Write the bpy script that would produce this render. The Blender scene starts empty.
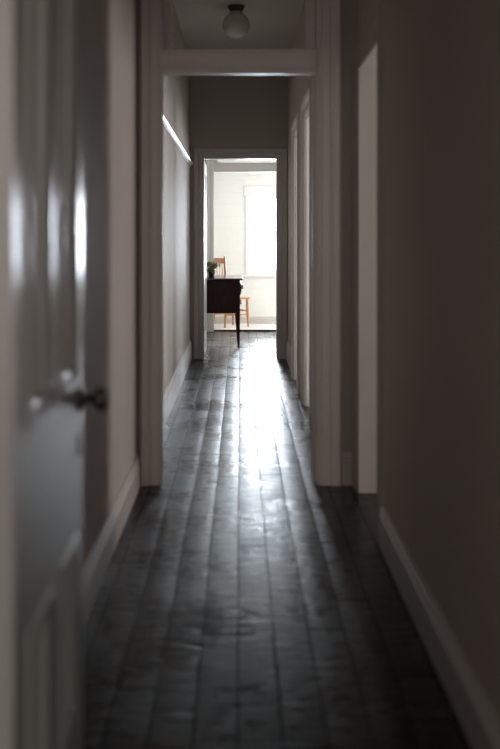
import bpy, bmesh, math, random
from mathutils import Vector, Matrix

random.seed(4)
SC = bpy.context.scene
COL = SC.collection
PI = math.pi

# ------------------------------------------------------------------ helpers
def link(o, parent=None):
    COL.objects.link(o)
    if parent is not None:
        o.parent = parent
    return o

def obj(name, bm, mat, parent=None, smooth=False, bevel=0.0, seg=2):
    """ONE mesh object; geometry is given in the parent's local frame."""
    bmesh.ops.recalc_face_normals(bm, faces=bm.faces)
    me = bpy.data.meshes.new(name)
    bm.to_mesh(me)
    bm.free()
    me.materials.append(mat)
    if smooth:
        for p in me.polygons:
            p.use_smooth = True
    o = link(bpy.data.objects.new(name, me), parent)
    if bevel > 0:
        m = o.modifiers.new('bevel', 'BEVEL')
        m.width = bevel
        m.segments = seg
        m.limit_method = 'ANGLE'
    return o

def tag(o, label, cat, kind=None, group=None):
    o['label'] = label
    o['category'] = cat
    if kind:
        o['kind'] = kind
    if group:
        o['group'] = group
    return o

def empty(name, loc=(0, 0, 0), rz=0.0):
    o = bpy.data.objects.new(name, None)
    o.location = loc
    o.rotation_euler = (0, 0, rz)
    return link(o)

def box(bm, x0, x1, y0, y1, z0, z1):
    v = [bm.verts.new(p) for p in ((x0, y0, z0), (x1, y0, z0), (x1, y1, z0), (x0, y1, z0),
                                   (x0, y0, z1), (x1, y0, z1), (x1, y1, z1), (x0, y1, z1))]
    for f in ((0, 3, 2, 1), (4, 5, 6, 7), (0, 1, 5, 4), (1, 2, 6, 5), (2, 3, 7, 6), (3, 0, 4, 7)):
        bm.faces.new([v[i] for i in f])
    return bm

def boxes(*bs):
    bm = bmesh.new()
    for b in bs:
        box(bm, *b)
    return bm

def loft(bm, rings, close=True, caps=True):
    vs = [[bm.verts.new(p) for p in r] for r in rings]
    n = len(vs[0])
    for a, b in zip(vs, vs[1:]):
        for i in range(n if close else n - 1):
            j = (i + 1) % n
            bm.faces.new((a[i], a[j], b[j], b[i]))
    if caps:
        bm.faces.new(vs[0][::-1])
        bm.faces.new(vs[-1])
    return bm

def lathe(bm, prof, seg=28, M=None):
    """prof: (radius, height) from bottom to top, turned round z, then moved by M."""
    rings = []
    for r, h in prof:
        ring = [Vector((max(r, 1e-4) * math.cos(2 * PI * k / seg), max(r, 1e-4) * math.sin(2 * PI * k / seg), h)) for k in range(seg)]
        rings.append([M @ p for p in ring] if M else ring)
    return loft(bm, rings)

def tube(bm, a, b, r0, r1=None, seg=12):
    a, b = Vector(a), Vector(b)
    r1 = r0 if r1 is None else r1
    d = (b - a)
    q = d.to_track_quat('Z', 'Y').to_matrix().to_4x4()
    M = Matrix.Translation(a) @ q
    L = d.length
    return lathe(bm, [(r0, 0), (r1, L)], seg, M)

def turned(bm, a, b, prof, seg=12):
    """prof: (t 0..1, radius) along a-b"""
    a, b = Vector(a), Vector(b)
    d = b - a
    M = Matrix.Translation(a) @ d.to_track_quat('Z', 'Y').to_matrix().to_4x4()
    return lathe(bm, [(r, t * d.length) for t, r in prof], seg, M)

# ------------------------------------------------------------------ materials
def mat(name, base, rough=0.5, spec=0.5, var=0.06, scale=6.0, bump=0.0, bscale=60.0, metal=0.0, stretch=(1, 1, 1), coat=0.0, trans=0.0):
    m = bpy.data.materials.new(name)
    m.use_nodes = True
    nt = m.node_tree
    P = nt.nodes['Principled BSDF']
    P.inputs['Roughness'].default_value = rough
    P.inputs['Specular IOR Level'].default_value = spec
    P.inputs['Metallic'].default_value = metal
    P.inputs['Coat Weight'].default_value = coat
    P.inputs['Coat Roughness'].default_value = 0.15
    tc = nt.nodes.new('ShaderNodeTexCoord')
    mp = nt.nodes.new('ShaderNodeMapping')
    mp.inputs['Scale'].default_value = stretch
    nt.links.new(tc.outputs['Object'], mp.inputs['Vector'])
    n = nt.nodes.new('ShaderNodeTexNoise')
    n.inputs['Scale'].default_value = scale
    n.inputs['Detail'].default_value = 4
    nt.links.new(mp.outputs['Vector'], n.inputs['Vector'])
    r = nt.nodes.new('ShaderNodeValToRGB')
    r.color_ramp.elements[0].position = 0.3
    r.color_ramp.elements[1].position = 0.7
    r.color_ramp.elements[0].color = [c * (1 - var) for c in base] + [1]
    r.color_ramp.elements[1].color = [min(1, c * (1 + var)) for c in base] + [1]
    nt.links.new(n.outputs['Fac'], r.inputs['Fac'])
    nt.links.new(r.outputs['Color'], P.inputs['Base Color'])
    if bump > 0:
        n2 = nt.nodes.new('ShaderNodeTexNoise')
        n2.inputs['Scale'].default_value = bscale
        nt.links.new(mp.outputs['Vector'], n2.inputs['Vector'])
        b = nt.nodes.new('ShaderNodeBump')
        b.inputs['Strength'].default_value = bump
        b.inputs['Distance'].default_value = 0.002
        nt.links.new(n2.outputs['Fac'], b.inputs['Height'])
        nt.links.new(b.outputs['Normal'], P.inputs['Normal'])
    return m

M = {}
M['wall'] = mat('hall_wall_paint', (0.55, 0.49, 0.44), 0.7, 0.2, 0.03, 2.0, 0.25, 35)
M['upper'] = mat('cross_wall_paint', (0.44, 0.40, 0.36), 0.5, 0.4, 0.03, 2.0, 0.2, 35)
M['ceiling'] = mat('ceiling_paint', (0.60, 0.56, 0.52), 0.7, 0.3, 0.02)
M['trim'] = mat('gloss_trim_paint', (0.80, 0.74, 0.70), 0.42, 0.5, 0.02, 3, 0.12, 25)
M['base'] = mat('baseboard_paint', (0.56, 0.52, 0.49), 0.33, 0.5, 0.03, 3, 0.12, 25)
M['door'] = mat('gloss_door_paint', (0.43, 0.425, 0.405), 0.3, 0.7, 0.02, 3, 0.1, 14, coat=0.8)
M['door'].node_tree.nodes['Principled BSDF'].inputs['Coat Roughness'].default_value = 0.26
M['white'] = mat('white_wall_paint', (0.80, 0.79, 0.75), 0.6, 0.3, 0.015)
M['whitetrim'] = mat('white_trim_paint', (0.82, 0.81, 0.79), 0.4, 0.4, 0.01)
M['cream'] = mat('cream_wall_paint', (0.66, 0.64, 0.59), 0.5, 0.4, 0.02)
M['greige'] = mat('greige_trim_paint', (0.52, 0.50, 0.45), 0.4, 0.4, 0.02)
M['sunfloor'] = mat('pale_painted_floor', (0.78, 0.76, 0.72), 0.5, 0.4, 0.03)
M['dark'] = mat('step_shade_dark', (0.03, 0.022, 0.018), 0.5, 0.4, 0.2)  # near-black, for the shadow line painted at the sunroom step
M['knob'] = mat('aged_bronze', (0.10, 0.085, 0.07), 0.32, 0.5, 0.2, 20, metal=0.85)
M['mahogany'] = mat('dark_mahogany', (0.022, 0.009, 0.006), 0.5, 0.2, 0.35, 9, 0.1, 40, stretch=(6, 1, 1))
M['desktop'] = mat('polished_dark_top', (0.02, 0.010, 0.008), 0.16, 0.5, 0.3, 9, stretch=(6, 1, 1), coat=0.4)
M['honey'] = mat('honey_wood', (0.52, 0.25, 0.12), 0.4, 0.45, 0.2, 12, stretch=(1, 1, 0.2))
M['honeyshade'] = mat('honey_wood_shaded', (0.32, 0.12, 0.055), 0.4, 0.45, 0.2, 12, stretch=(1, 1, 0.2))  # darker copy of the honey wood; shading of the back posts put into colour
M['pot'] = mat('dark_glazed_pot', (0.012, 0.013, 0.016), 0.25, 0.5, 0.2)
M['dish'] = mat('slate_dish', (0.03, 0.035, 0.05), 0.3, 0.5, 0.2)
M['leaf'] = mat('leaf_green', (0.17, 0.17, 0.075), 0.5, 0.4, 0.5, 30)
M['opal'] = mat('opal_glass', (0.62, 0.58, 0.55), 0.25, 0.5, 0.02)
M['fitting'] = mat('dark_light_fitting', (0.05, 0.042, 0.036), 0.4, 0.5, 0.1, metal=0.5)
M['blind'] = mat('white_blind_slat', (0.85, 0.85, 0.83), 0.5, 0.3, 0.01)
M['soil'] = mat('potting_soil', (0.02, 0.013, 0.008), 0.9, 0.1, 0.4, 60)

def glass_mat():
    m = bpy.data.materials.new('window_glass')
    m.use_nodes = True
    nt = m.node_tree
    nt.nodes.clear()
    out = nt.nodes.new('ShaderNodeOutputMaterial')
    mix = nt.nodes.new('ShaderNodeMixShader')
    tr = nt.nodes.new('ShaderNodeBsdfTransparent')
    gl = nt.nodes.new('ShaderNodeBsdfGlossy')
    gl.inputs['Roughness'].default_value = 0.03
    fr = nt.nodes.new('ShaderNodeFresnel')
    fr.inputs['IOR'].default_value = 1.3
    nt.links.new(fr.outputs[0], mix.inputs[0])
    nt.links.new(tr.outputs[0], mix.inputs[1])
    nt.links.new(gl.outputs[0], mix.inputs[2])
    nt.links.new(mix.outputs[0], out.inputs[0])
    return m
M['glass'] = glass_mat()

def floor_mat():
    m = bpy.data.materials.new('dark_stained_boards')
    m.use_nodes = True
    nt = m.node_tree
    N, L = nt.nodes, nt.links
    P = N['Principled BSDF']
    tc = N.new('ShaderNodeTexCoord')
    sep = N.new('ShaderNodeSeparateXYZ')
    com = N.new('ShaderNodeCombineXYZ')
    L.new(tc.outputs['Object'], sep.inputs[0])
    wob = N.new('ShaderNodeTexNoise')
    wob.inputs['Scale'].default_value = 1.6
    L.new(tc.outputs['Object'], wob.inputs['Vector'])
    wm = N.new('ShaderNodeMath'); wm.operation = 'MULTIPLY_ADD'
    wm.inputs[1].default_value = 0.012
    L.new(wob.outputs['Fac'], wm.inputs[0])
    L.new(sep.outputs['X'], wm.inputs[2])
    ys = N.new('ShaderNodeMath'); ys.operation = 'MULTIPLY'; ys.inputs[1].default_value = 0.4
    L.new(sep.outputs['Y'], ys.inputs[0]); rw = N.new('ShaderNodeMath'); rw.operation = 'DIVIDE'; rw.inputs[1].default_value = 0.108
    L.new(wm.outputs[0], rw.inputs[0])
    rf = N.new('ShaderNodeMath'); rf.operation = 'FLOOR'; L.new(rw.outputs[0], rf.inputs[0])
    rn0 = N.new('ShaderNodeTexWhiteNoise'); rn0.noise_dimensions = '1D'; L.new(rf.outputs[0], rn0.inputs['W'])
    ysh = N.new('ShaderNodeMath'); ysh.operation = 'MULTIPLY_ADD'; ysh.inputs[1].default_value = 1.15
    L.new(rn0.outputs['Value'], ysh.inputs[0]); L.new(ys.outputs[0], ysh.inputs[2])
    L.new(ysh.outputs[0], com.inputs['X'])
    L.new(wm.outputs[0], com.inputs['Y'])
    br = N.new('ShaderNodeTexBrick')
    br.offset = 0.0
    br.inputs['Scale'].default_value = 1.0
    br.inputs['Brick Width'].default_value = 1.15
    br.inputs['Row Height'].default_value = 0.108
    br.inputs['Mortar Size'].default_value = 0.0024
    br.inputs['Mortar Smooth'].default_value = 0.35
    br.inputs['Color1'].default_value = (0.2, 0.2, 0.2, 1)
    br.inputs['Color2'].default_value = (0.8, 0.8, 0.8, 1)
    br.inputs['Mortar'].default_value = (0.5, 0.5, 0.5, 1)
    L.new(com.outputs[0], br.inputs['Vector'])
    # grain, long along the boards
    mp = N.new('ShaderNodeMapping')
    mp.inputs['Scale'].default_value = (38, 2.2, 1)
    L.new(tc.outputs['Object'], mp.inputs['Vector'])
    gr = N.new('ShaderNodeTexNoise')
    gr.inputs['Scale'].default_value = 1.0
    gr.inputs['Detail'].default_value = 6
    L.new(mp.outputs[0], gr.inputs['Vector'])
    mixg = N.new('ShaderNodeMix'); mixg.data_type = 'RGBA'; mixg.blend_type = 'MIX'
    mixg.inputs[0].default_value = 0.5
    L.new(br.outputs['Color'], mixg.inputs[6]); L.new(gr.outputs['Fac'], mixg.inputs[7])
    cr = N.new('ShaderNodeValToRGB')
    cr.color_ramp.elements[0].position = 0.25
    cr.color_ramp.elements[1].position = 0.8
    cr.color_ramp.elements[0].color = (0.004, 0.0036, 0.0036, 1)
    cr.color_ramp.elements[1].color = (0.017, 0.015, 0.0145, 1)
    L.new(mixg.outputs[2], cr.inputs['Fac'])
    # worn brown spots on the gaps
    wn = N.new('ShaderNodeTexNoise'); wn.inputs['Scale'].default_value = 2.3; wn.inputs['Detail'].default_value = 3
    L.new(tc.outputs['Object'], wn.inputs['Vector'])
    wr = N.new('ShaderNodeValToRGB')
    wr.color_ramp.elements[0].position = 0.58; wr.color_ramp.elements[0].color = (0.004, 0.003, 0.003, 1)
    wr.color_ramp.elements[1].position = 0.70; wr.color_ramp.elements[1].color = (0.055, 0.022, 0.010, 1)
    L.new(wn.outputs['Fac'], wr.inputs['Fac'])
    gap = N.new('ShaderNodeMix'); gap.data_type = 'RGBA'
    L.new(br.outputs['Fac'], gap.inputs[0]); L.new(cr.outputs['Color'], gap.inputs[6]); L.new(wr.outputs['Color'], gap.inputs[7])
    L.new(gap.outputs[2], P.inputs['Base Color'])
    gs = N.new('ShaderNodeMath'); gs.operation = 'MULTIPLY_ADD'; gs.inputs[1].default_value = -0.18; gs.inputs[2].default_value = 0.20
    L.new(br.outputs['Fac'], gs.inputs[0]); L.new(gs.outputs[0], P.inputs['Specular IOR Level'])
    # scuffed varnish
    mp2 = N.new('ShaderNodeMapping'); mp2.inputs['Scale'].default_value = (10, 24, 1)
    L.new(tc.outputs['Object'], mp2.inputs['Vector'])
    rn = N.new('ShaderNodeTexNoise'); rn.inputs['Scale'].default_value = 1.3; rn.inputs['Detail'].default_value = 5
    L.new(mp2.outputs[0], rn.inputs['Vector'])
    rm = N.new('ShaderNodeMapRange')
    rm.inputs['From Min'].default_value = 0.3; rm.inputs['From Max'].default_value = 0.7
    rm.inputs['To Min'].default_value = 0.21; rm.inputs['To Max'].default_value = 0.35
    L.new(rn.outputs['Fac'], rm.inputs['Value'])
    ra = N.new('ShaderNodeMath'); ra.operation = 'MULTIPLY_ADD'; ra.inputs[1].default_value = 0.4
    L.new(br.outputs['Fac'], ra.inputs[0]); L.new(rm.outputs[0], ra.inputs[2])
    big = N.new('ShaderNodeTexNoise'); big.inputs['Scale'].default_value = 2.6; big.inputs['Detail'].default_value = 3
    L.new(tc.outputs['Object'], big.inputs['Vector'])
    rb = N.new('ShaderNodeMath'); rb.operation = 'MULTIPLY_ADD'; rb.inputs[1].default_value = 0.42
    L.new(big.outputs['Fac'], rb.inputs[0]); L.new(ra.outputs[0], rb.inputs[2])
    rc = N.new('ShaderNodeMath'); rc.operation = 'SUBTRACT'; rc.inputs[1].default_value = 0.19
    L.new(rb.outputs[0], rc.inputs[0])
    L.new(rc.outputs[0], P.inputs['Roughness'])
    # sanded along the boards: the sheen spreads across them
    tg = N.new('ShaderNodeCombineXYZ'); tg.inputs['X'].default_value = 1.0
    L.new(tg.outputs[0], P.inputs['Tangent'])
    P.inputs['Anisotropic'].default_value = 0.55
    P.inputs['Specular IOR Level'].default_value = 0.30
    # bump: gaps, a little cupping per board, ripples across
    inv = N.new('ShaderNodeMath'); inv.operation = 'MULTIPLY_ADD'; inv.inputs[1].default_value = -1.6
    L.new(br.outputs['Fac'], inv.inputs[0])
    h2 = N.new('ShaderNodeMath'); h2.operation = 'MULTIPLY_ADD'; h2.inputs[1].default_value = 0.25
    L.new(gr.outputs['Fac'], h2.inputs[0])
    h3 = N.new('ShaderNodeMath'); h3.operation = 'MULTIPLY'; h3.inputs[1].default_value = 1.1
    L.new(rn.outputs['Fac'], h3.inputs[0])
    L.new(h3.outputs[0], h2.inputs[2])
    h4 = N.new('ShaderNodeMath'); h4.operation = 'MULTIPLY_ADD'; h4.inputs[1].default_value = 0.6
    L.new(br.outputs['Color'], h4.inputs[0]); L.new(h2.outputs[0], h4.inputs[2])
    # cupped boards: each one slightly convex across its width
    dv = N.new('ShaderNodeMath'); dv.operation = 'DIVIDE'; dv.inputs[1].default_value = 0.108
    L.new(wm.outputs[0], dv.inputs[0])
    fc = N.new('ShaderNodeMath'); fc.operation = 'FRACT'; L.new(dv.outputs[0], fc.inputs[0])
    sb = N.new('ShaderNodeMath'); sb.operation = 'SUBTRACT'; sb.inputs[1].default_value = 0.5; L.new(fc.outputs[0], sb.inputs[0])
    sq = N.new('ShaderNodeMath'); sq.operation = 'MULTIPLY'; L.new(sb.outputs[0], sq.inputs[0]); L.new(sb.outputs[0], sq.inputs[1])
    cu = N.new('ShaderNodeMath'); cu.operation = 'MULTIPLY_ADD'; cu.inputs[1].default_value = -5.0
    sc = N.new('ShaderNodeMath'); sc.operation = 'MULTIPLY'; L.new(sq.outputs[0], sc.inputs[0]); L.new(br.outputs['Color'], sc.inputs[1])
    L.new(sc.outputs[0], cu.inputs[0]); L.new(h4.outputs[0], cu.inputs[2])
    L.new(cu.outputs[0], inv.inputs[2])
    b = N.new('ShaderNodeBump'); b.inputs['Strength'].default_value = 0.8; b.inputs['Distance'].default_value = 0.003
    L.new(inv.outputs[0], b.inputs['Height'])
    L.new(b.outputs['Normal'], P.inputs['Normal'])
    return m
M['floor'] = floor_mat()

def lined_mat():
    """white horizontal lining boards with a fine groove between them"""
    m = bpy.data.materials.new('white_lining_boards')
    m.use_nodes = True
    nt = m.node_tree
    N, L = nt.nodes, nt.links
    P = N['Principled BSDF']
    P.inputs['Roughness'].default_value = 0.55
    tc = N.new('ShaderNodeTexCoord')
    sep = N.new('ShaderNodeSeparateXYZ'); L.new(tc.outputs['Object'], sep.inputs[0])
    dv = N.new('ShaderNodeMath'); dv.operation = 'DIVIDE'; dv.inputs[1].default_value = 0.17
    L.new(sep.outputs['Z'], dv.inputs[0])
    fr = N.new('ShaderNodeMath'); fr.operation = 'FRACT'; L.new(dv.outputs[0], fr.inputs[0])
    cr = N.new('ShaderNodeValToRGB')
    cr.color_ramp.elements[0].position = 0.03; cr.color_ramp.elements[0].color = (0.785, 0.775, 0.735, 1)
    cr.color_ramp.elements[1].position = 0.07; cr.color_ramp.elements[1].color = (0.82, 0.81, 0.77, 1)
    L.new(fr.outputs[0], cr.inputs['Fac'])
    L.new(cr.outputs['Color'], P.inputs['Base Color'])
    return m
M['lined'] = lined_mat()

# ------------------------------------------------------------------ setting
CEIL = 3.0
XL, XR, XR2 = -0.505, 0.568, 0.484
def struct(name, bm, m, label, cat, parent=None, bevel=0.0):
    o = obj(name, bm, m, parent, bevel=bevel)
    if parent is None:
        tag(o, label, cat, 'structure')
    return o

struct('floor', boxes((-2.4, 3.4, -1.7, 13.70, -0.1, 0)), M['floor'], 'dark stained floorboards running the length of the hallway', 'floor')
struct('floor_side_bounce', boxes((XR2 + 0.1, 3.3, 5.3, 10.5, 0, 0.006)), M['sunfloor'], 'pale floor added in the unseen side room for its reflection in the near door', 'floor')  # made-up pale floor, added to brighten the reflection on the near door
struct('floor_sunroom', boxes((-1.6, 3.4, 13.70, 14.9, -0.1, 0.018)), M['sunfloor'], 'pale sunlit floor of the far sunroom under the chair', 'floor')
struct('ceiling', boxes((-2.4, 3.4, -1.7, 14.9, CEIL, CEIL + 0.1)), M['ceiling'], 'pale flat ceiling the globe light is fixed to', 'ceiling')

# hallway walls
OX0, OX1 = -0.345, 0.62
OY = 13.62
struct('wall_left', boxes((XL - 0.1, XL, 1.5, 10.5, 0, CEIL)), M['wall'], 'long painted left wall of the hallway with picture rail', 'wall')
struct('wall_right', boxes((XR, XR + 0.1, 1.5, 4.23, 0, CEIL), (XR, XR + 0.1, 4.23, 4.95, 2.03, CEIL), (XR, XR + 0.1, 4.95, 5.1, 0, CEIL)),
       M['wall'], 'shaded near right wall ending at a side doorway', 'wall')
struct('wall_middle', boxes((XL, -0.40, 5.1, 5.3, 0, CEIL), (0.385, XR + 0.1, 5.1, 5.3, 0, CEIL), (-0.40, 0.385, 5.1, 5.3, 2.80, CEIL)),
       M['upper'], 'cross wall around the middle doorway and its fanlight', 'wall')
D2, D1 = (6.75, 7.53), (8.22, 8.95)
HD = 2.09
struct('wall_right_beyond', boxes((XR2, XR2 + 0.1, 5.3, D2[0], 0, CEIL), (XR2, XR2 + 0.1, D2[1], D1[0], 0, CEIL), (XR2, XR2 + 0.1, D1[1], 10.5, 0, CEIL),
                                  (XR2, XR2 + 0.1, D2[0], D2[1], HD, CEIL), (XR2, XR2 + 0.1, D1[0], D1[1], HD, CEIL)),
       M['wall'], 'right wall beyond the middle doorway with two side doorways', 'wall')
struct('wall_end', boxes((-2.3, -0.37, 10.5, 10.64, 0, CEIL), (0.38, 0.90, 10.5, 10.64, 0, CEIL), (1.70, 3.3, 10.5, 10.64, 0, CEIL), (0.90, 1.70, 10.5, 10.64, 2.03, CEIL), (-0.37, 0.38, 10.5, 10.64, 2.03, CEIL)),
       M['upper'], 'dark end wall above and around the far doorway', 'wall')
# entry behind the camera
struct('wall_entry', boxes((-1.2, -0.40, 1.36, 1.5, 0, CEIL), (0.46, 1.2, 1.36, 1.5, 0, CEIL), (-0.40, 0.46, 1.36, 1.5, 2.05, CEIL)),
       M['wall'], 'cross wall at the entry that the panelled door hangs in', 'wall')
struct('wall_porch', boxes((-1.2, -1.1, -1.6, 1.36, 0, CEIL), (1.1, 1.2, -1.6, 1.36, 0, CEIL), (-1.2, 1.2, -1.7, -1.6, 0, CEIL)),
       M['wall'], 'walls of the small entry space in front of the hallway', 'wall')
# unseen side rooms on the right, built to explain light through the doorways
WIN = {'A': (4.55, 5.07), 'B': (5.7, 6.9), 'C': (7.95, 8.75), 'E': (13.9, 14.65)}
wz0, wz1 = 0.75, 2.15
segs, y = [], 2.4
for k in 'ABCE':
    a, b = WIN[k]
    segs.append((3.3, 3.4, y, a, 0, CEIL))
    segs.append((3.3, 3.4, a, b, 0, wz0))
    segs.append((3.3, 3.4, a, b, wz1, CEIL))
    y = b
segs.append((3.3, 3.4, y, 14.9, 0, CEIL))
struct('wall_outer', boxes(*segs), M['white'], 'unseen outer wall of the side rooms with windows added for daylight', 'wall')
struct('wall_partition', boxes((XR + 0.1, 3.3, 2.4, 2.5, 0, CEIL), (XR + 0.1, 3.3, 5.1, 5.3, 0, CEIL)),
       M['white'], 'partition walls between the side rooms', 'wall')
struct('wall_dining_right', boxes((0.78, 0.88, 10.64, 11.3, 0, CEIL), (0.78, 0.88, 13.0, OY, 0, CEIL), (0.78, 0.88, 11.3, 13.0, 0, wz0), (0.78, 0.88, 11.3, 13.0, wz1, CEIL)),
       M['white'], 'right wall of the far room with an unseen window added for light', 'wall')
struct('wall_dining_left', boxes((-2.4, -2.3, 10.5, 13.75, 0, CEIL)), M['white'], 'left wall of the far room', 'wall')

# sunroom: opening, back wall with window
struct('wall_sunroom_opening', boxes((-2.3, OX0, OY, OY + 0.12, 0, CEIL), (OX1, 3.3, OY, OY + 0.12, 0, CEIL), (OX0, OX1, OY, OY + 0.12, 2.72, CEIL)),
       M['cream'], 'wall between the far room and the sunroom', 'wall')
BW = 14.70
WX0, WX1, WZ0, WZ1 = 0.15, 0.98, 0.71, 1.83
struct('wall_back', boxes((-1.6, WX0, BW, BW + 0.1, 0, CEIL), (WX1, 3.3, BW, BW + 0.1, 0, CEIL), (WX0, WX1, BW, BW + 0.1, 0, WZ0), (WX0, WX1, BW, BW + 0.1, WZ1, CEIL)),
       M['lined'], 'white boarded back wall of the sunroom', 'wall')
struct('wall_sunroom_left', boxes((-1.7, -1.6, 13.74, 14.9, 0, CEIL)), M['white'], 'left end wall of the sunroom', 'wall')

# ---- door surrounds: a moulded architrave swept round three sides
PROF = [(0.0, 0.0), (0.0, 0.012), (0.010, 0.017), (0.018, 0.012), (0.024, 0.016), (0.052, 0.018), (0.056, 0.012), (0.064, 0.020), (0.074, 0.026), (0.098, 0.028), (0.104, 0.022), (0.108, 0.0)]
def architrave(a0, a1, h, mapf, w=0.108, t=1.0):
    bm = bmesh.new()
    k = w / 0.108
    st = []
    for sa, sz in ((0, 0), (0, 1), (1, 1), (1, 0)):
        ring = []
        for u, v in PROF:
            u *= k
            a = a0 - u if sa == 0 else a1 + u
            ring.append(mapf(a, (h + u) if sz else 0.0, v * t))
        st.append(ring)
    return loft(bm, st)

def sweep_lines(segsets):
    bm = bmesh.new()
    for rings in segsets:
        loft(bm, rings)
    return bm

# middle doorway with fanlight
t = empty('trim_1', (0, 5.1, 0)); tag(t, 'moulded surround of the middle doorway with transom bar and fanlight', 'door frame', 'structure')
FX0, FX1 = -0.378, 0.384
obj('architrave', architrave(FX0, FX1, 2.80, lambda a, z, v: (a, -v, z), 0.112), M['trim'], t, bevel=0.0)
obj('architrave', architrave(FX0 - 0.03, FX1, 2.80, lambda a, z, v: (a, 0.2 + v, z), 0.09), M['trim'], t)
obj('jamb', boxes((-0.40, -0.392, 0, 0.2, 0, 2.80)), M['trim'], t)
jr = obj('jamb', boxes((0.374, 0.387, 0, 0.2, 0, 2.80)), M['trim'], t)
obj('door_stop', boxes((0.362, 0.374, 0.07, 0.2, 0, 2.01)), M['trim'], jr, bevel=0.002)
bm = boxes((-0.392, 0.372, -0.014, 0.075, 2.018, 2.128))
box(bm, -0.392, 0.372, -0.026, 0.0, 2.100, 2.132)
box(bm, -0.392, 0.372, -0.022, 0.0, 2.014, 2.040)
obj('transom_bar', bm, M['trim'], t, bevel=0.003)
sash = obj('fanlight_sash', boxes((-0.392, -0.335, 0.03, 0.07, 2.128, 2.80), (0.325, 0.372, 0.03, 0.07, 2.128, 2.80), (-0.335, 0.325, 0.03, 0.07, 2.128, 2.142), (-0.335, 0.325, 0.03, 0.07, 2.75, 2.80)), M['trim'], t, bevel=0.002)
obj('pane', boxes((-0.335, 0.325, 0.048, 0.052, 2.142, 2.75)), M['glass'], sash)

# near right side doorway
t = empty('trim_2', (XR, 0, 0)); tag(t, 'pale lining of the near side doorway in the right wall', 'door frame', 'structure')
obj('jamb', boxes((-0.006, 0.106, 4.93, 4.95, 0, 2.03)), M['trim'], t, bevel=0.002)
obj('jamb', boxes((-0.006, 0.106, 4.23, 4.25, 0, 2.03)), M['trim'], t, bevel=0.002)
obj('architrave', architrave(4.24, 4.94, 2.02, lambda a, z, v: (-v, a, z), 0.125, 0.7), M['upper'], t)
obj('head_jamb', boxes((-0.006, 0.106, 4.25, 4.93, 2.01, 2.03)), M['trim'], t, bevel=0.002)

# two side doorways beyond
for i, (d, lab) in enumerate(((D2, 'moulded surround of the nearer of two doorways in the far right wall'), (D1, 'moulded surround of the farther of two doorways in the far right wall'))):
    t = empty('trim_%d' % (3 + i), (XR2, 0, 0)); tag(t, lab, 'door frame', 'structure')
    obj('architrave', architrave(d[0] + 0.01, d[1] - 0.01, HD - 0.01, lambda a, z, v: (-v, a, z), 0.115, 1.5), M['trim'], t)
    for ys in ((d[1] - 0.02, d[1]), (d[0], d[0] + 0.02)):
        obj('jamb', boxes((-0.004, 0.102, ys[0], ys[1], 0, HD)), M['trim'], t)
    obj('head_jamb', boxes((-0.004, 0.102, d[0] + 0.02, d[1] - 0.02, HD - 0.02, HD)), M['trim'], t)

# far doorway
t = empty('trim_5', (0, 10.5, 0)); tag(t, 'plain surround of the far doorway with shade painted into its hall side', 'door frame', 'structure')
obj('architrave', architrave(-0.362, 0.370, 2.02, lambda a, z, v: (a, -v, z), 0.112, 0.5), M['base'], t)  # same paint as the other trim; its shade is put into a darker colour
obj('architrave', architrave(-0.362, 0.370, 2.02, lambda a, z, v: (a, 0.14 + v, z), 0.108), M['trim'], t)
obj('jamb', boxes((-0.37, -0.362, 0, 0.14, 0, 2.03)), M['trim'], t)
obj('jamb', boxes((0.370, 0.38, 0, 0.14, 0, 2.03)), M['trim'], t)
obj('head_jamb', boxes((-0.362, 0.370, 0, 0.14, 2.02, 2.03)), M['trim'], t)

# sunroom doorway with fanlight
t = empty('trim_6', (0, OY, 0)); tag(t, 'greige surround of the sunroom opening with transom bar and fanlight', 'door frame', 'structure')
obj('architrave', architrave(OX0 + 0.004, OX1 - 0.004, 2.71, lambda a, z, v: (a, -v, z), 0.108), M['greige'], t)
obj('transom_bar', boxes((OX0, OX1, -0.012, 0.12, 2.09, 2.205)), M['greige'], t, bevel=0.003)
sash = obj('fanlight_sash', boxes((OX0, OX0 + 0.05, 0.03, 0.07, 2.205, 2.71), (OX1 - 0.05, OX1, 0.03, 0.07, 2.205, 2.71), (OX0 + 0.05, OX1 - 0.05, 0.03, 0.07, 2.205, 2.215), (OX0 + 0.05, OX1 - 0.05, 0.03, 0.07, 2.66, 2.71)), M['greige'], t)
obj('pane', boxes((OX0 + 0.05, OX1 - 0.05, 0.048, 0.052, 2.215, 2.66)), M['glass'], sash)
obj('step_shade', boxes((OX0, OX1, 0.06, 0.082, 0, 0.019)), M['dark'], t)  # dark strip standing in for the shadow line at the step

# ---- baseboards and picture rail (profile out of wall v, up z)
def skirting(mapf, length, h=0.17, th=0.02):
    prof = [(0, 0), (th, 0), (th, h * 0.74), (th * 0.72, h * 0.79), (th * 0.8, h * 0.86), (th * 0.45, h * 0.95), (th * 0.3, h), (0, h)]
    bm = bmesh.new()
    return loft(bm, [[mapf(0, v, z) for v, z in prof], [mapf(length, v, z) for v, z in prof]])
def base(name, mapf, L, label, h=0.17):
    tag(obj(name, skirting(mapf, L, h), M['base']), label, 'baseboard', 'structure')
base('baseboard_left', lambda s, v, z: (XL + v, 1.5 + s, z), 3.6, 'moulded baseboard along the near left wall', 0.15)
base('baseboard_right', lambda s, v, z: (XR - v, 1.5 + s, z), 2.61, 'moulded baseboard along the near right wall', 0.15)
base('baseboard_left_beyond', lambda s, v, z: (XL + v, 5.33 + s, z), 5.17, 'glossy baseboard along the left wall beyond the middle doorway', 0.19)
base('baseboard_right_beyond', lambda s, v, z: (XR2 - v, 9.09 + s, z), 1.41, 'short baseboard between the farther side doorway and end wall', 0.19)
base('baseboard_middle', lambda s, v, z: (0.498 + s, 5.1 - v, z), 0.05, 'tiny baseboard beside the right leg of the middle door surround', 0.16)
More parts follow.
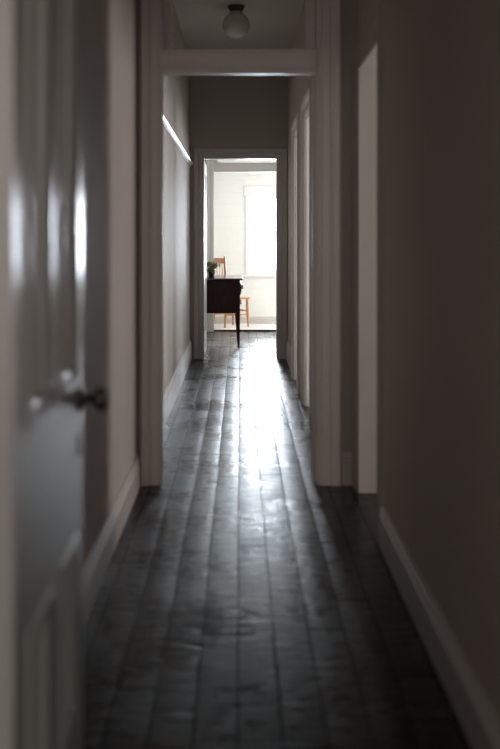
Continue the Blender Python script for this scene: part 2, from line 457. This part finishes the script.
base('baseboard_back', lambda s, v, z: (-1.6 + s, BW - v, z + 0.018), 4.9, 'white baseboard along the sunroom back wall', 0.10)
rail = bmesh.new()
rp = [(0, 0), (0.010, 0), (0.012, 0.018), (0.026, 0.028), (0.034, 0.036), (0.034, 0.044), (0.022, 0.050), (0, 0.052)]
loft(rail, [[(XL + v, 5.33, 1.938 + z * 0.75) for v, z in rp], [(XL + v, 10.5, 1.938 + z * 0.75) for v, z in rp]])
tag(obj('trim_7', rail, M['base']), 'pale picture rail along the left hallway wall', 'picture rail', 'structure')

# ---- sunroom window
t = empty('window_1', ((WX0 + WX1) / 2, BW, 0)); tag(t, 'bright white framed window in the sunroom back wall', 'window', 'structure')
c = (WX0 + WX1) / 2
hw = (WX1 - WX0) / 2
obj('casing', boxes((-hw - 0.075, -hw, -0.010, 0, WZ0 - 0.05, WZ1 + 0.0), (hw, hw + 0.075, -0.010, 0, WZ0 - 0.05, WZ1), (-hw - 0.10, hw + 0.10, -0.014, 0, WZ1, WZ1 + 0.13)), M['whitetrim'], t, bevel=0.003)
obj('sill', boxes((-hw - 0.09, hw + 0.09, -0.05, 0.03, WZ0 - 0.03, WZ0)), M['whitetrim'], t, bevel=0.003)
zm = (WZ0 + WZ1) / 2
fr = obj('sash', boxes((-hw, -hw + 0.045, 0.05, 0.085, WZ0, WZ1), (hw - 0.045, hw, 0.05, 0.085, WZ0, WZ1), (-hw + 0.045, hw - 0.045, 0.05, 0.085, WZ0, WZ0 + 0.06),
                       (-hw + 0.045, hw - 0.045, 0.05, 0.085, WZ1 - 0.045, WZ1), (-hw + 0.045, hw - 0.045, 0.05, 0.085, zm - 0.02, zm + 0.02)), M['whitetrim'], t)
obj('pane', boxes((-hw + 0.045, hw - 0.045, 0.066, 0.070, WZ0 + 0.06, zm - 0.02), (-hw + 0.045, hw - 0.045, 0.066, 0.070, zm + 0.02, WZ1 - 0.045)), M['glass'], fr)

# ---- near panelled door, open into the hallway
DW, DH, DT = 0.76, 2.03, 0.038
door = empty('door_1', (-0.316, 1.45, 0.008), 0.023); tag(door, 'grey painted four-panel door standing open at left with dark knob', 'door', 'structure')
# local frame: x = 0 is the face turned to the hall, -DT the back; y runs hinge -> lock
ST, MU = 0.105, 0.10
pw = (DW - 2 * ST - MU) / 2
py = [(ST, ST + pw), (ST + pw + MU, DW - ST)]
pz = [(0.22, 0.60), (0.90, 1.90)]
bm = boxes((-DT, 0, 0, ST, 0, DH), (-DT, 0, DW - ST, DW, 0, DH),
           (-DT, 0, ST, DW - ST, 0, pz[0][0]), (-DT, 0, ST, DW - ST, pz[0][1], pz[1][0]), (-DT, 0, ST, DW - ST, pz[1][1], DH))
for z0, z1 in pz:
    box(bm, -DT, 0, py[0][1], py[1][0], z0, z1)
obj('door_frame', bm, M['door'], door)
for (y0, y1) in py:
    for (z0, z1) in pz:
        p = obj('door_panel', boxes((-0.026, -0.014, y0 - 0.004, y1 + 0.004, z0 - 0.004, z1 + 0.004)), M['door'], door)
        # bolection moulding round the panel: half-round swept round four sides
        prof = [(0.0, -0.014), (0.0, 0.0)] + [(0.021 - 0.021 * math.cos(PI * q / 14), 0.012 * math.sin(PI * q / 14) - 0.014 * q / 14) for q in range(1, 15)]
        st = []
        for sy, sz in ((0, 0), (0, 1), (1, 1), (1, 0), (0, 0)):
            st.append([(v, (y0 + u) if sy == 0 else (y1 - u), (z0 + u) if sz == 0 else (z1 - u)) for u, v in prof])
        bm = bmesh.new()
        loft(bm, st, caps=False)
        mo = obj('panel_moulding', bm, M['door'], p, smooth=True)
        mo.data.set_sharp_from_angle(angle=math.radians(40))
kz = 0.865
Mk = Matrix.Translation((0, DW - 0.068, kz)) @ Matrix.Rotation(PI / 2, 4, 'Y')
bm = bmesh.new(); lathe(bm, [(0.0, -0.002), (0.026, -0.002), (0.027, 0.003), (0.022, 0.007), (0.012, 0.010), (0.0095, 0.014), (0.0, 0.014)], 32, Mk)
ro = obj('rosette', bm, M['knob'], door, smooth=True)
bm = bmesh.new(); lathe(bm, [(0.0, 0.010), (0.010, 0.010), (0.009, 0.026), (0.012, 0.031), (0.022, 0.036), (0.026, 0.044), (0.025, 0.052), (0.018, 0.058), (0.008, 0.060), (0.0, 0.060)], 32, Mk)
obj('knob', bm, M['knob'], door, smooth=True)
obj('keyhole_plate', boxes((-0.001, 0.003, DW - 0.080, DW - 0.058, kz - 0.115, kz - 0.07)), M['knob'], door, bevel=0.002)

# ---- far white door, folded back into the far room (seen edge-on)
d2 = empty('door_2', (-0.365, 10.67, 0.008)); tag(d2, 'white door folded back inside the far doorway beside the desk', 'door', 'structure')
bm = boxes((-0.036, 0, 0, 0.1, 0, 2.0), (-0.036, 0, 0.62, 0.72, 0, 2.0), (-0.036, 0, 0.1, 0.62, 0, 0.2), (-0.036, 0, 0.1, 0.62, 0.8, 0.98), (-0.036, 0, 0.1, 0.62, 1.88, 2.0))
obj('door_frame', bm, M['whitetrim'], d2)
for z0, z1 in ((0.2, 0.8), (0.98, 1.88)):
    obj('door_panel', boxes((-0.024, -0.012, 0.1, 0.62, z0, z1)), M['whitetrim'], d2)

# ---- made-up glazed door of the unseen side room, added for its light
d3 = empty('door_3', (0.90, 10.5, 0)); tag(d3, 'made-up white glazed door added at the end of the unseen side room for its light', 'door', 'structure')
fr = obj('door_frame', boxes((0, 0.07, 0.05, 0.09, 0.01, 2.03), (0.73, 0.80, 0.05, 0.09, 0.01, 2.03), (0.07, 0.73, 0.05, 0.09, 0.01, 0.12), (0.07, 0.73, 0.05, 0.09, 1.94, 2.03)), M['whitetrim'], d3, bevel=0.002)
obj('pane', boxes((0.07, 0.73, 0.068, 0.072, 0.12, 1.94)), M['glass'], d3)

# ------------------------------------------------------------------ things
# ceiling light
lt = empty('ceiling_light', (-0.03, 8.0, CEIL)); tag(lt, 'unlit opal globe light with dark fitting on the hallway ceiling', 'light')
bm = bmesh.new(); lathe(bm, [(0.0, -0.045), (0.048, -0.045), (0.052, -0.030), (0.060, -0.022), (0.066, -0.010), (0.066, 0.0), (0.0, 0.0)], 36)
obj('fitting', bm, M['fitting'], lt, smooth=False, bevel=0.002)
bm = bmesh.new()
R = 0.104
prof = []
for k in range(0, 19):
    a = -PI / 2 + k * (PI * 0.845) / 18
    prof.append((R * math.cos(a), R * math.sin(a)))
prof = [(r, h - 0.149) for r, h in prof]
prof.append((0.046, prof[-1][1] + 0.012))
lathe(bm, prof, 40)
obj('globe', bm, M['opal'], lt, smooth=True)

# writing desk, seen from its end
DX0, DX1, DY0, DY1 = -0.52, 0.0, 11.56, 12.62
dk = empty('desk', ((DX0 + DX1) / 2, (DY0 + DY1) / 2, 0)); tag(dk, 'dark mahogany desk on tapered legs seen end-on through the far doorway', 'desk')
hx, hy = (DX1 - DX0) / 2, (DY1 - DY0) / 2
bm = boxes((-hx - 0.03, hx + 0.032, -hy - 0.03, hy + 0.03, 0.752, 0.774))
obj('desk_top', bm, M['desktop'], dk, bevel=0.006)
obj('carcass', boxes((-hx + 0.004, hx - 0.006, -hy + 0.004, hy - 0.004, 0.385, 0.752)), M['mahogany'], dk, bevel=0.004)
for sx in (-1, 1):
    for sy in (-1, 1):
        rings = []
        for z, w, off in ((0.0, 0.022, 0.004), (0.02, 0.024, 0.004), (0.36, 0.055, 0.0), (0.752, 0.058, 0.0)):
            ox = sx * (hx - off); oy = sy * (hy - off)
            ix = ox - sx * w; iy = oy - sy * w
            rings.append([(ox, oy, z), (ix, oy, z), (ix, iy, z), (ox, iy, z)])
        bm = bmesh.new(); loft(bm, rings)
        obj('leg', bm, M['mahogany'], dk, bevel=0.003)
for k in range(3):
    y0 = -hy + 0.07 + k * (2 * hy - 0.14) / 3
    y1 = y0 + (2 * hy - 0.14) / 3 - 0.012
    for j, (z0, z1, bow) in enumerate(((0.575, 0.735, 0.022), (0.40, 0.56, 0.003))):
        rings = []
        for q in range(9):
            tq = q / 8
            z = z0 + (z1 - z0) * tq
            xo = hx - 0.004 + bow * math.sin(PI * tq) ** 0.6
            rings.append([(hx - 0.02, y0, z), (xo, y0, z), (xo, y1, z), (hx - 0.02, y1, z)])
        bm = bmesh.new(); loft(bm, rings)
        dr = obj('drawer', bm, M['mahogany'], dk)
        bm = bmesh.new()
        zc = (z0 + z1) / 2
        lathe(bm, [(0, -0.004), (0.006, -0.004), (0.006, 0.006), (0.012, 0.012), (0.011, 0.018), (0, 0.020)], 16,
              Matrix.Translation((hx - 0.004 + bow, (y0 + y1) / 2, zc)) @ Matrix.Rotation(PI / 2, 4, 'Y'))
        obj('drawer_knob', bm, M['knob'], dr, smooth=True)

# dish, pot plant
dish = bmesh.new(); lathe(dish, [(0.0, 0), (0.034, 0), (0.040, 0.010), (0.043, 0.016), (0.040, 0.016), (0.036, 0.008), (0, 0.008)], 32)
o = obj('dish', dish, M['dish'], smooth=False); o.location = (-0.318, 11.63, 0.774)
tag(o, 'small dark slate dish under the pot plant on the desk', 'dish')
pp = empty('potted_plant', (-0.318, 11.63, 0.782)); pp.scale = (1.15, 1.15, 1.15); tag(pp, 'small leafy green plant in a dark pot at the near corner of the desk', 'plant')
bm = bmesh.new(); lathe(bm, [(0.0, 0.0), (0.022, 0.0), (0.026, 0.012), (0.034, 0.045), (0.036, 0.068), (0.033, 0.074), (0.030, 0.074), (0.030, 0.060), (0.0, 0.060)], 28)
pot = obj('pot', bm, M['pot'], pp, smooth=True)
bm = bmesh.new(); lathe(bm, [(0, 0.058), (0.0295, 0.058), (0.0295, 0.064), (0, 0.066)], 20)
obj('soil', bm, M['soil'], pp)
stems, leaves = bmesh.new(), bmesh.new()
for k in range(26):
    az = random.uniform(0, 2 * PI)
    rad = random.uniform(0.012, 0.062)
    hh = random.uniform(0.085, 0.165) - rad * 0.35
    tip = Vector((rad * math.cos(az) + 0.012, rad * math.sin(az), hh))
    root = Vector((0.012 * math.cos(az), 0.012 * math.sin(az), 0.062))
    tube(stems, root, tip, 0.0018, 0.0012, 6)
    for q in range(9):
        d = Vector((random.gauss(0, 1), random.gauss(0, 1), random.gauss(0.4, 0.8))).normalized()
        side = d.cross(Vector((random.random(), random.random(), 1))).normalized()
        up = side.cross(d).normalized()
        Lf = random.uniform(0.018, 0.030)
        w = Lf * 0.32
        b0 = tip + d * 0.002 - Vector((0, 0, random.uniform(0, 0.03)))
        pts = [b0, b0 + d * Lf * 0.4 + side * w + up * 0.003, b0 + d * Lf - up * 0.004, b0 + d * Lf * 0.4 - side * w + up * 0.003, b0 + d * Lf * 0.45 - up * 0.002]
        v = [leaves.verts.new(p) for p in pts]
        leaves.faces.new((v[0], v[1], v[4])); leaves.faces.new((v[1], v[2], v[4])); leaves.faces.new((v[2], v[3], v[4])); leaves.faces.new((v[3], v[0], v[4]))
obj('stems', stems, M['leaf'], pp)
fo = obj('foliage', leaves, M['leaf'], pp)
sm = fo.modifiers.new('thick', 'SOLIDIFY'); sm.thickness = 0.0008

# wooden chair in the sunroom (local: +x is the way the chair faces, back posts at -x)
ch = empty('dining_chair', (-0.135, 14.22, 0.018), math.radians(35)); tag(ch, 'honey wooden spindle-back chair standing in the sunroom behind the desk', 'chair')
SHT = 0.405
rings = []
for z, g in ((SHT - 0.028, 0.0), (SHT - 0.012, 0.006), (SHT, 0.0)):
    rings.append([(-0.17 - g, -0.155 - g, z), (0.19 + g, -0.195 - g, z), (0.19 + g, 0.195 + g, z), (-0.17 - g, 0.155 + g, z)])
bm = bmesh.new(); loft(bm, rings)
obj('seat', bm, M['honey'], ch, bevel=0.008)
legprof = [(0, 0.013), (0.12, 0.015), (0.35, 0.019), (0.40, 0.021), (0.45, 0.019), (0.75, 0.020), (1.0, 0.017)]
for sy in (-1, 1):
    bm = bmesh.new(); turned(bm, (0.175, sy * 0.180, 0), (0.165, sy * 0.170, SHT - 0.015), legprof, 14)
    obj('leg', bm, M['honey'], ch, smooth=True)
    bm = bmesh.new(); turned(bm, (-0.185, sy * 0.145, 0), (-0.150, sy * 0.14, SHT - 0.015), legprof, 14)
    obj('leg', bm, M['honey'], ch, smooth=True)
    bm = bmesh.new(); turned(bm, (-0.152, sy * 0.142, SHT - 0.01), (-0.205, sy * 0.165, 0.97), [(0, 0.017), (0.5, 0.018), (0.93, 0.015), (1, 0.010)], 14)
    obj('back_post', bm, M['honeyshade'], ch, smooth=True)
    bm = bmesh.new(); turned(bm, (-0.174, sy * 0.144, 0.17), (0.170, sy * 0.175, 0.17), [(0, 0.009), (0.5, 0.013), (1, 0.009)], 12)
    obj('stretcher', bm, M['honey'], ch, smooth=True)
bm = bmesh.new(); turned(bm, (0.0, -0.158, 0.17), (0.0, 0.158, 0.17), [(0, 0.009), (0.5, 0.012), (1, 0.009)], 12)
obj('stretcher', bm, M['honey'], ch, smooth=True)
bm = bmesh.new(); turned(bm, (0.171, -0.178, 0.22), (0.171, 0.178, 0.22), [(0, 0.009), (0.5, 0.013), (1, 0.009)], 12)
obj('stretcher', bm, M['honey'], ch, smooth=True)
rings = []
for q in range(9):
    yy = -0.163 + 0.326 * q / 8
    bow = -0.02 * math.sin(PI * q / 8)
    rings.append([(-0.194 + bow, yy, 0.865), (-0.178 + bow, yy, 0.865), (-0.186 + bow, yy, 0.940), (-0.202 + bow, yy, 0.940)])
bm = bmesh.new(); loft(bm, rings)
obj('top_rail', bm, M['honey'], ch, bevel=0.004)
for k in range(4):
    yy = -0.09 + 0.06 * k
    bm = bmesh.new(); turned(bm, (-0.155, yy, SHT - 0.005), (-0.205, yy * 1.1, 0.875), [(0, 0.006), (0.4, 0.009), (1, 0.006)], 10)
    obj('spindle', bm, M['honey'], ch, smooth=True)

# venetian blind in the window
bl = empty('venetian_blind', (c, BW, WZ0)); tag(bl, 'white venetian blind hanging in the sunroom window', 'blind')
hb = hw - 0.012
obj('head_rail', boxes((-hb, hb, 0.005, 0.04, WZ1 - WZ0 - 0.045, WZ1 - WZ0 - 0.005)), M['blind'], bl, bevel=0.002)
bm = bmesh.new()
n = 25
for k in range(n):
    z = 0.045 + k * (WZ1 - WZ0 - 0.11) / (n - 1)
    a = math.radians(-6)
    ca, sa = math.cos(a) * 0.017, math.sin(a) * 0.017
    y0, y1, z0, z1 = 0.0225 - ca, 0.0225 + ca, z - sa, z + sa
    v = [bm.verts.new(p) for p in ((-hb, y0, z0), (hb, y0, z0), (hb, 0.0225, z + 0.003), (-hb, 0.0225, z + 0.003), (-hb, y1, z1), (hb, y1, z1))]
    bm.faces.new((v[0], v[1], v[2], v[3])); bm.faces.new((v[3], v[2], v[5], v[4]))
o = obj('slats', bm, M['blind'], bl)
sm = o.modifiers.new('thick', 'SOLIDIFY'); sm.thickness = 0.002
obj('bottom_rail', boxes((-hb, hb, 0.010, 0.035, 0.003, 0.018)), M['blind'], bl)

# ------------------------------------------------------------------ light
def area(name, loc, rot, sx, sy, power, color=(1, 1, 1), spread=180):
    l = bpy.data.lights.new(name, 'AREA')
    l.shape = 'RECTANGLE'
    l.size, l.size_y = sx, sy
    l.energy = power
    l.color = color
    l.spread = math.radians(spread)
    o = bpy.data.objects.new(name, l)
    o.location = loc
    o.rotation_euler = rot
    COL.objects.link(o)
    return o
SKY = (0.93, 0.96, 1.0)
def side(k, power, color=SKY):
    a, b = WIN[k]
    # lamp added as daylight in an unseen outer wall opening, shining into the room (-x)
    area('daylight_lamp', (3.38, (a + b) / 2, (wz0 + wz1) / 2), (0, PI / 2, 0), wz1 - wz0, b - a, power, color)
side('A', 36.0, (1.0, 0.93, 0.93))
side('B', 34)
side('C', 30)
area('daylight_lamp', (0.86, 12.15, 1.45), (0, PI / 2, 0), 1.4, 1.7, 30, SKY)  # lamp added at an unseen far room window to lighten the room
area('added_door_lamp', (1.30, 10.75, 1.03), (-PI / 2, 0, 0), 0.72, 1.9, 40, (0.86, 0.93, 1.0))  # lamp added behind the made-up glazed door to light the side room
side('E', 75, (1.0, 0.985, 0.96))  # added to lighten the sunroom from a window out of view
# sky outside the sunroom window
area('daylight_lamp', (c, 15.1, (WZ0 + WZ1) / 2 + 0.1), (-PI / 2, 0, 0), 1.3, 1.7, 520, (0.80, 0.90, 1.0))
# fill lamps added in the unseen entry to brighten door, frame and walls
area('entry_fill', (-0.15, -1.55, 1.5), (PI / 2, 0, 0), 0.8, 1.4, 15.0, (1.0, 0.94, 0.94))
area('entry_fill', (1.05, -0.9, 1.5), (0, PI / 2, 0), 1.3, 0.9, 12.0, (1.0, 0.96, 0.92))

w = bpy.data.worlds.new('world')
SC.world = w
w.use_nodes = True
bg = w.node_tree.nodes['Background']
bg.inputs['Color'].default_value = (0.93, 0.96, 1.0, 1)
bg.inputs['Strength'].default_value = 2.0

# ------------------------------------------------------------------ camera
cam = bpy.data.cameras.new('camera')
co = bpy.data.objects.new('camera', cam)
COL.objects.link(co)
co.location = (0, 0, 1.2)
co.rotation_euler = (PI / 2, 0, 0)
cam.sensor_width = 36
cam.sensor_fit = 'AUTO'
cam.lens = 50
cam.shift_x = (250 - 240) / 749
cam.shift_y = -(374.5 - 240) / 749
cam.clip_start = 0.05
cam.dof.use_dof = True
cam.dof.focus_distance = 11.4
cam.dof.aperture_fstop = 2.0
SC.camera = co

SC.view_settings.view_transform = 'Standard'
SC.view_settings.look = 'None'
SC.view_settings.exposure = 0.0
SC.view_settings.gamma = 1.0
SC.view_settings.use_curve_mapping = False
